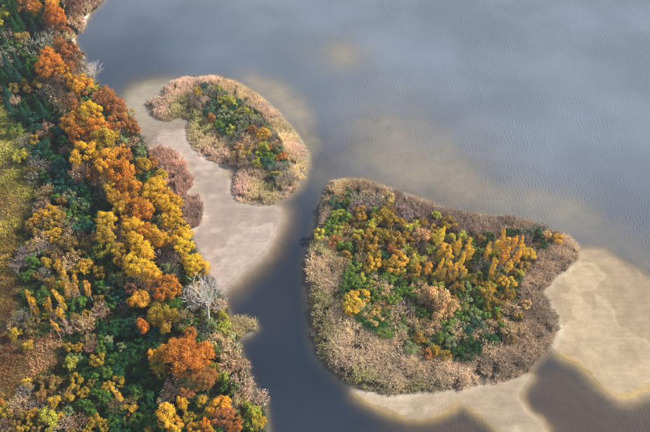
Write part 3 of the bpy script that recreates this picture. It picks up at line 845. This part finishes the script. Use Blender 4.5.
BANK_PLANTS = {
    'OR': '38,8,6 58,15,9 48,56,7 47,62,8 43,70,7 58,66,8 71,122,7 82,122,6 78,135,8 98,127,9 106,129,6 119,156,8 117,172,9 126,172,8 121,189,6 131,208,7 147,232,7 168,282,8 173,290,7 162,294,6 143,326,5.5 190,333,5 188,360,17 175,349,10.5 202,352,9.5 205,425,6 1,402,4 131,187,9 144,209,9',
    'OY': '54,8,8 61,73,6 74,84,8 83,84,7 106,159,8 105,169,8 117,198,8 128,198,7 138,201,6 156,235,9 163,239,7 128,222,6 201,268,7 154,355,5 183,403,5 166,416,8.5 174,426,7 194,429,6 216,408,6.5 223,405,6.5 208,428,6 62,274,6 67,281,5 75,285,5 67,290,3.5 87,288,5 57,296,4 50,306,4 60,303,5 60,313,4.5 32,307,6 55,326,4 117,393,5 139,299,7',
    'YE': '91,112,8 98,117,6 84,153,9 112,186,6 152,191,9 156,184,8 158,197,7 160,202,8 176,202,5.5 170,212,8.5 169,219,7 177,225,7 185,234,6.5 179,239,8 184,246,7.5 135,227,7 137,241,9 140,249,8 130,228,7 134,238,7 142,249,7 145,255,7 132,264,8.5 144,269,9 152,275,8 192,265,11 185,261,6 162,193,7 172,199,5 37,218,6 49,212,6.5 28,381,5 107,221,8 53,232,5 86,271,5',
    'OG': '40,83,6 85,118,7 84,123,6 88,115,6 112,137,6 103,138,9 106,147,7 92,146,5 121,207,7 107,228,8 106,236,7 119,249,7 123,262,6 144,166,7 145,164,5 160,175,6 157,315,8 170,315,6 166,323,7 172,350,6 143,300,6 158,364,7 202,401,5 188,418,5.5 258,423,6 36,139,6 22,84,5 54,216,7 53,225,6 55,238,5 32,245,6 46,263,5 60,266,5 85,264,7 75,270,4 99,273,6 47,317,3.5 47,301,4 86,314,4.5 18,333,6 29,346,5 68,346,5 75,379,6.5 96,362,7 119,381,4.5 72,393,6 55,402,6 58,416,5 33,414,6 4,412,6 22,429,5 125,408,3.5 96,419,6 103,427,5 89,428,5 148,430,4 129,113,4',
    'OB': '203,378,12 23,7,9 49,18,7 61,28,6 60,46,7 69,51,8 69,67,6 80,90,6 78,106,7 105,97,10 113,106,8 119,121,9 128,124,7 135,129,5 127,156,5 98,160,5 95,175,6 152,162,5 157,287,6.5 187,394,5.5 223,418,9 234,425,7 33,224,4 42,397,6 128,420,4 47,146,4',
    'RB': '74,5,9 76,57,6 75,60,7 60,82,7 69,99,6 46,129,7 42,207,6 131,288,5 3,425,5 91,346,4.5 78,421,6',
    'PK': '83,8,6 72,21,8 51,30,6 82,69,7 8,35,6 15,99,4 102,182,7 84,173,8 119,235,7 142,277,6.5 144,283,6 226,347,7 230,353,8 241,365,6 176,381,7.5 172,391,6 241,382,8 243,388,7 257,400,8 62,426,6 68,325,6 72,294,5 53,316,3 64,150,3.5 100,310,5.5',
    'TN': '78,23,6 69,36,5 58,98,7 62,104,7 99,95,5 131,141,5 78,170,6 43,237,5 74,235,7 71,260,6 183,319,7.5 219,339,8 215,341,6 218,305,6 236,404,6 17,405,6.5 29,400,4 12,324,4 85,323,6 226,364,6 198,289,6',
    'GR': '38,43,9 8,54,7 43,36,5 86,76,5 49,81,6 50,91,7 65,118,5 119,145,4 36,160,6 46,165,5 32,177,4 26,139,5 107,194,4 43,274,5 154,297,5.5 125,305,4 123,311,4 193,304,5 21,317,6 25,386,4 200,331,7',
    'PU': '89,136,4 116,131,5 160,249,9 165,257,7 172,261,6 165,228,4 28,250,7 19,262,6 24,257,5 47,246,4 92,246,4 25,391,6 36,405,5',
    'GN': '14,46,6 32,63,6 85,102,5.5 132,179,5.5 75,208,5 78,219,4.5 88,219,4.5 46,175,4 57,197,4.5 68,214,4.5 98,256,5 91,255,4.5 110,266,4.5 186,279,4.5 173,303,6 182,326,6 213,349,6 216,353,6 230,390,6 247,426,6 244,415,5 44,295,6.5 39,301,5 80,302,7 69,310,6 100,287,6 110,303,5.5 113,360,4.5 99,340,4.5 102,349,4.5 138,393,5 98,393,4.5 86,405,5 139,420,5.5 112,423,5 15,131,6 39,253,3.5 32,269,3.5 107,372,5.5 201,341,5.5 103,397,5 92,412,5',
    'DG': '8,4,6 14,6,6 14,27,7 18,20,6 4,42,6 25,106,6 28,72,6 4,77,6 36,102,6 46,105,6 47,142,5 53,154,7 92,200,5 96,188,5 89,182,5 113,213,5 99,245,5 114,256,5 109,324,6 118,321,5 99,324,5 117,333,5 110,346,4.5 128,343,4.5 124,362,5 137,371,5 148,372,6 82,361,5 131,391,5 137,427,6 191,407,6 54,118,6 54,131,5 62,142,5 66,156,5 72,165,5 86,193,5 100,207,5 85,214,4 98,216,5 104,262,4 118,313,5 131,312,5 128,334,5 138,345,5 131,354,5 120,374,5 142,384,5 150,395,6 146,408,6 150,420,6 120,417,5 112,409,5 122,427,5',
    'TG': '34,28,6 8,66,8 17,63,7 8,106,6 30,118,7 60,131,5.5 40,152,8 60,164,6 80,190,6 61,169,6 50,183,4.5 61,180,5 69,177,4.5 58,191,4.5 65,190,4.5 92,228,6 78,231,6 85,223,5 117,298,6 122,301,5 130,323,5 137,331,5 127,329,5 116,368,4.5 158,336,7 109,285,5 73,183,5 73,201,4.5 84,202,5 22,112,6 6,92,6 17,76,6 43,112,6 70,191,4.5',
    'LG': '6,13,6 93,89,5 142,195,5 102,252,6.5 159,307,7.5 155,317,6.5 226,330,6 142,306,5 223,376,5 241,397,4.5 251,418,8 202,415,5 68,364,6 47,419,8 54,430,5 21,156,6 64,300,4 158,366,6 248,407,5 173,304,4.5',
    'OL': '23,39,7 14,88,6 30,88,5 1,99,5 44,191,6 62,202,4.5 61,221,6 46,221,5.5 33,171,5 29,227,5 62,225,6 67,245,8 78,246,8.5 51,252,6 60,255,5 37,277,4.5 92,239,5 119,246,6 125,216,5 60,211,4.5 98,302,6 76,320,5 33,324,7 88,321,6 107,316,4.5 89,340,5 53,381,6 49,387,6 65,396,5 18,418,6 90,384,4 130,401,4.5 117,404,6 75,249,7 10,437,6 40,428,6 70,434,6',
    'PG': '124,141,6 137,157,7 155,224,6.5 164,271,6 78,201,5 87,208,4.5 69,197,5 71,221,5 75,223,5 116,281,6 114,278,5 213,326,7 121,347,4.5 109,340,4.5 74,357,5 68,411,4.5 183,383,6 237,348,5 110,290,5'}
SMALL_PLANTS = {
    'OG': '199,92,4.5 245,152,5', 'GR': '209,91,4 240,131,5 249,120,5 259,123,5 234,145,4 250,159,4.5 276,167,5', 'PU': '197,99,4.5 285,176,6', 'PK': '206,103,5.5 252,144,5', 'TG': '213,104,4.5 216,111,5 233,111,4.5 224,130,4.5 267,163,5',
    'LG': '222,110,3.5 231,104,5 242,112,4.5 251,115,4.5 232,130,4.5 264,148,5 260,163,4.5 277,174,4', 'OB': '212,119,4.5 251,131,4.5 274,147,4', 'PG': '227,116,5.5 236,116,5.5 238,121,5 248,127,4.5 280,150,4', 'GN': '219,127,5 269,157,5',
    'OY': '263,137,6', 'TN': '241,146,4.5 237,155,6', 'OR': '281,157,4', 'DG': '275,178,3.5 229,123,4'}
HEART_PLANTS = {
    'RB': '342,196,4.5 347,233,5 342,264,5 362,257,4.5 383,305,5 424,326,5 462,306,4.5', 'TG': '336,202,5 385,253,4.5 466,331,5 479,323,5', 'DG': '349,194,3.5 342,294,4 369,326,4.5 466,340,5 493,341,5 485,336,4.5 458,351,5 466,355,4.5 486,273,4 536,235,5',
    'PU': '358,199,6 367,203,6 376,203,5.5 362,207,5 354,210,4.5 401,210,5.5 406,213,4.5 421,245,5 405,308,6 525,237,4', 'LG': '339,214,5 372,226,6 321,233,5 360,278,4.5 405,250,4.5 416,260,5 430,251,4.5 436,239,4.5 438,282,4.5 440,286,5 466,279,5 492,283,4.5 436,215,4',
    'GN': '346,217,5 375,213,4.5 354,266,4.5 349,278,4.5 387,279,5 391,281,5 356,285,4.5 394,301,4.5 389,299,4 384,332,5 475,259,3.5 477,291,4.5 449,326,5 440,337,5 503,326,4.5 468,308,4.5 420,313,4.5 378,290,4.5',
    'OG': '360,214,6 383,217,7 387,219,6 395,220,6 368,232,5 374,242,7 381,239,6 397,239,6.5 369,268,5 376,312,4.5 460,286,5.5 475,282,5.5 486,294,6.5 489,298,7 492,290,5 509,295,5 423,340,6 435,351,5 445,354,5 458,247,5.5 448,223,5 372,248,5',
    'OL': '356,221,5 386,209,5 390,235,5 360,247,5 408,278,5 481,240,4.5 513,341,5 497,303,4.5', 'TN': '389,198,5 547,236,4.5 439,299,11 428,299,7 448,305,7 441,315,7 374,320,5 527,304,5 420,237,7 417,234,5 400,252,4',
    'OB': '333,242,5 392,251,5 426,353,5', 'YE': '375,264,6 389,265,5 441,234,5.5 440,237,5 467,249,5.5 470,252,5 529,253,5.5 349,304,8 360,297,6 352,309,5.5 502,283,5.5 458,246,5',
    'OY': '399,262,8 394,266,6 417,271,5 429,269,5 440,268,4.5 443,273,4 446,251,6.5 448,257,5 451,268,4.5 456,271,4.5 462,263,4.5 464,271,4.5 463,258,4.5 488,251,4.5 493,266,5 502,257,5 507,254,4.5 509,266,5 502,238,5 506,244,5 515,244,5 520,248,5 518,257,5 509,282,5 560,238,5 497,245,4.5',
    'PK': '379,280,5 383,290,5 388,291,4.5 365,308,5 399,312,5 419,288,5 433,326,5 458,327,5 462,336,5 401,337,5 480,333,5 507,326,5.5 511,311,6 522,332,5 490,326,5 488,347,5 430,260,4 512,327,4.5 395,322,4.5 412,322,4.5',
    'GR': '481,266,6 528,232,4.5 543,226,4.5', 'PG': '474,315,5 452,343,5 409,348,5 466,284,4.5 430,343,4'}

BELT = np.array([(0, 20), (30, 40), (60, 38), (80, 42), (100, 55), (120, 66), (150, 74), (175, 92), (200, 108), (230, 98), (260, 120), (300, 132), (330, 140), (360, 148), (400, 158), (440, 155)], float)
ZONES = {
    'bank': [(25, 12, 'in the wood at the top corner'), (66, 15, 'on the point above the dark bay'), (25, 50, 'in the shaded wood left of the bay'), (62, 52, 'on the bank below the sandy bay'),
             (20, 92, 'in the dark wood above the meadow'), (64, 78, 'in the dense grove below the bay'), (92, 98, 'on the shore near the grey bare sapling'), (98, 128, 'in the orange grove facing the smaller island'), (122, 125, 'on the shore facing the smaller island'),
             (30, 135, 'at the top of the meadow'), (50, 160, 'in the shaded belt beside the meadow'), (110, 165, 'in the grove left of the pink reed patch'), (142, 165, 'on the shore beside the pink reed patch'), (75, 190, 'in the dark bush belt'),
             (45, 215, 'at the top of the brown thicket'), (122, 200, 'in the grove behind the yellow trees'), (165, 205, 'in the yellow row beside the grey reed patch'), (30, 250, 'on the meadow side of the brown thicket'), (66, 250, 'in the middle of the brown thicket'),
             (100, 235, 'in the gap behind the yellow grove'), (142, 245, 'in the yellow grove left of the mudflat'), (178, 240, 'at the edge of the mudflat'), (165, 280, 'left of the bare white tree'), (195, 270, 'just above the bare white tree'), (210, 315, 'at the foot of the bare white tree'),
             (45, 300, 'at the meadow end of the lower thicket'), (80, 300, 'in the lower thicket of green bushes'), (120, 300, 'in the hollow left of the bare tree'), (120, 340, 'in the dark green hollow'), (165, 325, 'above the great orange oak'), (190, 355, 'beside the great orange oak'),
             (228, 350, 'on the shore below the reed spit'), (20, 345, 'in the russet meadow'), (75, 355, 'beside the russet meadow'), (25, 395, 'at the lower end of the meadow'), (60, 405, 'in the lower mixed thicket'), (95, 405, 'in the lower green thicket'),
             (130, 400, 'in the lower dark shade'), (185, 410, 'in the lowest grove of the bank'), (240, 385, 'on the dark channel shore'), (240, 420, 'on the lowest stretch of shore')],
    'small': [(204, 98, 'at the upper end of the smaller island'), (220, 118, 'in the upper thicket of the smaller island'), (246, 122, 'on the lake side of the smaller island'), (245, 148, 'in the middle of the smaller island'), (272, 162, 'at the lower end of the smaller island')],
    'heart': [(355, 203, "on the heart island's upper tip"), (400, 215, "behind the heart island's upper reed belt"), (340, 240, "on the heart island's channel side"), (378, 245, "in the heart island's upper thicket"), (400, 265, "left of the heart island's birches"),
              (445, 255, "among the heart island's left birch row"), (505, 255, "among the heart island's right birch row"), (545, 235, "near the heart island's pointed end"), (350, 300, "on the left of the heart island"), (390, 310, "in the heart island's pink scrub"),
              (440, 300, "around the heart island's tan bush"), (485, 290, "below the heart island's right birches"), (425, 345, "at the heart island's lower thicket edge"), (480, 335, "in the heart island's green thicket"), (515, 325, "beside the heart island's right reeds")]}
ORD = 'first second third fourth fifth sixth seventh eighth ninth tenth eleventh twelfth thirteenth fourteenth fifteenth sixteenth seventeenth eighteenth nineteenth twentieth'.split()
KIND = {'oak': ('oak_tree', 'oak', 'tree'), 'tree': ('broadleaf_tree', 'tree', 'tree'), 'birch': ('birch_tree', 'birch', 'tree'), 'bush': ('leafy_bush', 'bush', 'bush'), 'mound': ('round_bush', 'bush', 'bush'), 'spruce': ('spruce_tree', 'spruce', 'tree'), 'twig': ('twiggy_shrub', 'twiggy shrub', 'shrub')}
GROUPS = {'bank': {'tree': 'autumn trees along the wooded bank', 'bush': 'bushes on the wooded bank', 'shrub': 'leafless shrubs on the wooded bank'}, 'small': 'shrubs on the smaller island', 'heart': 'trees and shrubs on the heart shaped island'}

plants = []
for where, table in (('bank', BANK_PLANTS), ('small', SMALL_PLANTS), ('heart', HEART_PLANTS)):
    for code, text in table.items():
        for item in text.split():
            x, y, r = map(float, item.split(','))
            right = x > np.interp(y, BELT[:, 0], BELT[:, 1])
            if where == 'bank' and right and code in ('OR', 'OY', 'YE', 'OG', 'OB', 'RB') and r >= 5:
                kind = 'oak' if r >= 10 else 'tree'
            elif where == 'bank' and code in ('DG', 'TG') and x < 48 and y < 116:
                kind = 'spruce'
            elif where == 'bank' and code == 'OY':
                kind = 'birch'
            elif where == 'heart' and code in ('OY', 'YE') and 424 < x < 524 and y < 277 and r <= 5.6:
                kind = 'birch'
            elif code in ('PK', 'GR', 'PU', 'RB') or (code == 'TN' and where == 'bank') or (code == 'OL' and where == 'bank' and int(x + y) % 2):
                kind = 'twig'
            elif code in ('DG', 'TG', 'GN', 'PG'):
                kind = 'mound'
            else:
                kind = 'bush'
            zi = min(ZONES[where], key=lambda q: (q[0] - x) ** 2 + (q[1] - y) ** 2)[2]
            plants.append(dict(x=x, y=y, r=r, code=code, kind=kind, where=where, zone=zi))

# smaller bushes closing the gaps between those above; each takes after a neighbour
frng = random.Random(31)
def fill(where, V, n_try, r0, r1, codes, gap, limit):
    n0 = len(plants)
    xs, ys = [], []
    for _ in range(n_try):
        a, b = V[:, 0].min(), V[:, 0].max()
        w = np.array([[frng.uniform(a, b), frng.uniform(V[:, 1].min(), V[:, 1].max())]])
        if sdist(w, V)[0] < 0.8 or (where == 'bank' and sdist(w, MEADOW)[0] > -0.5) or any(sdist(w, q)[0] > -0.8 for q in PONDS):
            continue
        x, y = to_px(w[0, 0], w[0, 1], 1.2)
        if not (-4 < x < 654 and -4 < y < 438):
            continue
        r = frng.uniform(r0, r1)
        if any(math.hypot(q['x'] - x, q['y'] - y) < (q['r'] + r) * gap for q in plants):
            continue
        near = [q for q in plants[:n0] if q['where'] == where and q['code'] in codes]
        near.sort(key=lambda q: (q['x'] - x) ** 2 + (q['y'] - y) ** 2)
        code = frng.choice(near[:3])['code']
        kind = 'twig' if code in ('PK', 'GR', 'PU', 'RB', 'TN') else 'mound' if code in ('DG', 'TG', 'GN', 'PG') else 'bush'
        zi = min(ZONES[where], key=lambda q: (q[0] - x) ** 2 + (q[1] - y) ** 2)[2]
        plants.append(dict(x=x, y=y, r=r, code=code, kind=kind, where=where, zone=zi))
        if len(plants) - n0 >= limit:
            break


fill('bank', bank_view, 9000, 4.0, 5.8, ('DG', 'TG', 'GN', 'OL', 'PG', 'OG', 'LG', 'GR', 'PU', 'PK'), 0.86, 200)
fill('heart', THICK_H, 6000, 3.2, 4.6, ('DG', 'GN', 'PG', 'OG', 'LG'), 0.80, 90)
fill('small', THICK_S, 3000, 3.0, 4.4, ('TG', 'GN', 'PG', 'LG', 'GR', 'TN'), 0.84, 25)

classes = {}
for p in plants:
    size = 'tall' if p['kind'] in ('tree', 'birch') and p['r'] >= 8 else 'great' if p['kind'] == 'oak' else 'small' if p['r'] < 4.6 else ''
    p['core'] = ' '.join(w for w in (size, COL[p['code']][2], KIND[p['kind']][1]) if w)
    classes.setdefault((p['core'], p['zone']), []).append(p)
for (core, zone), ps in classes.items():
    ps.sort(key=lambda q: (q['y'], q['x']))
    for i, p in enumerate(ps):
        p['label'] = f'{core} {zone}' + ('' if len(ps) == 1 else (', upper of the two' if i == 0 else ', lower of the two') if len(ps) == 2 else f', {ORD[i]} from the top')

GAIN = {'oak': 1.15, 'tree': 1.15, 'birch': 1.12, 'bush': 1.15, 'mound': 1.2, 'twig': 1.3, 'spruce': 0.9}
prng = random.Random(77)
for p in plants:
    kd = p['kind']
    # height of the crown's middle from the plant's own size
    q = at(p['x'], p['y'], 3.0)
    r = p['r'] * depth_of(q) / FPX * {'oak': 1.15, 'tree': 1.36, 'birch': 0.95, 'bush': 1.32, 'mound': 1.42, 'twig': 1.36, 'spruce': 1.1}[kd]
    zc = {'oak': 2.6 + 1.15 * r, 'tree': 2.6 + 1.35 * r, 'birch': 3.2 + 2.0 * r, 'spruce': 1.4 + 1.62 * r, 'bush': 0.62 * r, 'mound': 0.55 * r, 'twig': 0.72 * r}[kd] * prng.uniform(0.92, 1.1)
    if p['where'] == 'bank' and kd in ('bush', 'mound', 'twig'):
        zc = zc * 1.3 + 0.5
    if p['where'] != 'bank' and kd != 'birch':
        r *= 1.1
        zc = zc * 1.2 + 0.7
    base_z = 1.0 if p['where'] == 'bank' else 0.5
    for _ in range(2):
        q = at(p['x'], p['y'], base_z + zc)
        base_z = float(ground_z(q[0], q[1]))
    base_z = max(base_z, -0.3)
    name, _, cat = KIND[kd]
    g = GROUPS[p['where']]
    root = bpy.data.objects.new(name, None)
    root.empty_display_size = 0.3
    col.objects.link(root)
    root.location = (q[0], q[1], base_z)
    root['label'], root['category'], root['group'] = p['label'], cat, g[cat] if isinstance(g, dict) else g
    a, b, _ = COL[p['code']]
    j = prng.uniform(0.86, 1.14)
    gain = GAIN[kd] * j
    hue = [prng.uniform(0.93, 1.07) for _ in range(3)]
    la, lb = lin(a), lin(b)
    dull = 0.30 if kd == 'twig' else 0.10 if p['where'] != 'bank' and kd != 'birch' else 0.05
    if p['where'] == 'heart':
        gain *= 1.22 if p['code'] not in ('OG', 'OL') else 0.95
    la, lb = (v * (1 - dull) + dull * float(v @ np.array([0.3, 0.6, 0.1])) * np.array([1.06, 1.0, 0.78]) for v in (la, lb))
    if p['where'] != 'bank' and p['code'] in ('GN', 'DG', 'TG'):
        la, lb = la * np.array([1.35, 1.08, 0.95]), lb * np.array([1.35, 1.08, 0.95])          # yellower leaves out on the islands
    if p['where'] == 'heart' and p['code'] in ('PK', 'RB'):
        la, lb = la * 0.6 + 0.4 * lin((172, 150, 104)), lb * 0.6 + 0.4 * lin((160, 146, 90))
    t_ = prng.uniform(0, 0.45)
    la = la * (1 - t_) + lb * t_
    ca = [min(0.85, float(v) * gain * h_) for v, h_ in zip(la, hue)]
    cb = [min(0.85, float(v) * gain * h_) for v, h_ in zip(lb, hue)]
    tree = kd in ('oak', 'tree', 'birch', 'spruce')
    cr = link('crown' if tree else 'foliage', prng.choice(CROWNS[kd]), root, (0, 0, zc))
    cr.rotation_euler = (0, 0, prng.uniform(0, 6.28))
    cr.rotation_euler = (prng.uniform(-0.15, 0.15), prng.uniform(-0.15, 0.15), prng.uniform(0, 6.28)) if kd != 'spruce' else (0, 0, prng.uniform(0, 6.28))
    cr.scale = (r * prng.uniform(0.85, 1.15), r * prng.uniform(0.85, 1.15), r * prng.uniform(0.85, 1.25))
    cr.color = (*ca, 1)
    cr['second_colour'] = cb
    tk = link('trunk' if tree else 'stem', prng.choice(TRUNKS['birch' if kd == 'birch' else 'brown' if tree else 'stems']), root, (0, 0, 0))
    tk.rotation_euler = (0, 0, prng.uniform(0, 6.28))
    wdt = {'oak': 4.2, 'tree': 2.6, 'birch': 1.35, 'spruce': 1.6}.get(kd, r * 0.9)
    tk.scale = (wdt, wdt, zc)


# ------------------------------------------------------------------ the bare trees
def bare_tree(name, px, py, height, spread, lean, seed, label, levels=4, trunk_r=0.34):
    r = np.random.default_rng(seed)
    p0 = at(px, py, 0.8)
    p0[2] = float(ground_z(p0[0], p0[1]))
    root = bpy.data.objects.new(name, None); col.objects.link(root)
    root.location = p0
    root['label'], root['category'] = label, 'tree'
    L3 = np.array([lean[0], lean[1], 1.0])
    fork = height * 0.44
    trunk = [np.array([0, 0, -0.1]) , L3 * fork * 0.5 + [0.12, 0, 0], L3 * fork, L3 * fork + np.array([lean[0] - 0.05, 0.02, 1]) * height * 0.2]
    tr = link('trunk', mesh_from('bare_trunk', *(lambda v, f: (v, [f]))(*tube(trunk, [trunk_r, trunk_r * 0.8, trunk_r * 0.66, trunk_r * 0.45], 8)), M_BARE, smooth=True), root)
    def branch(p, d, ln, rad, lev, out):
        pts, rads = [p], [rad]
        cur, dd = p.copy(), d.copy()
        n = 4
        for i in range(n):
            dd = unit((dd + r.normal(0, 0.08, 3) + np.array([0, 0, 0.03]))[None])[0]
            cur = cur + dd * ln / n
            pts.append(cur.copy()); rads.append(rad * (1 - 0.72 * (i + 1) / n))
            if lev > 0 and i >= 0:
                for _ in range(1 if lev > 1 else 2):
                    e = unit((dd * 1.0 + r.normal(0, 0.42, 3) + np.array([0, 0, 0.1]))[None])[0]
                    branch(cur, e, ln * r.uniform(0.42, 0.62), max(rads[-1] * 0.7, 0.028), lev - 1, out)
        out.append(tube(pts, [max(q, 0.024) for q in rads], 5 if lev > 1 else 3))
    nb = 11
    for k in range(nb):
        a = 6.283 * k / nb + r.normal(0, 0.25)
        f = k / (nb - 1)
        p = trunk[2] * (1 - f) + trunk[3] * f if k % 2 else trunk[2] * (0.9 + 0.1 * f)
        el = r.uniform(0.8, 1.7) if k < nb - 3 else 2.8
        d = unit(np.array([[math.cos(a), math.sin(a), el]]))[0]
        out = []
        ln = spread * r.uniform(0.8, 1.0) * (1.0 if k < nb - 2 else 1.05)
        branch(np.asarray(p), d, ln, trunk_r * 0.42, levels - 1, out)
        V, F = zip(*out)
        c, tri = 0, []
        vv = []
        for v, f_ in out:
            vv.append(v); tri.append(f_ + c); c += len(v)
        link('limb', mesh_from('bare_limb', np.vstack(vv), [np.vstack(tri)], M_BARE, smooth=True), root)
    return root


bare_tree('bare_tree', 208, 324, 15.0, 5.5, (0.12, 0.0), 4, 'tall leafless white tree standing on the shore above the reed spit')
bare_tree('bare_sapling', 94, 86, 8.5, 3.6, (0.22, 0.0), 9, 'small leafless silvery sapling leaning over the blue bay', 3, 0.13)


# ------------------------------------------------------------------ autumn haze over the lake
m_haze, N, L = new_mat('haze_air')
pv = N.new('ShaderNodeVolumePrincipled')
pv.inputs['Color'].default_value = (0.86, 0.91, 1.0, 1)
pv.inputs['Density'].default_value = 0.00022
pv.inputs['Anisotropy'].default_value = 0.2
ho = N.new('ShaderNodeOutputMaterial')
L.new(pv.outputs[0], ho.inputs['Volume'])
hv = [(a, b, c) for c in (-8.0, 143.0) for b in (-3600.0, 3600.0) for a in (-3600.0, 3600.0)]
link('haze', mesh_from('haze', hv, [wf], m_haze), kind='stuff', label='thin autumn haze over the whole lake', category='haze')
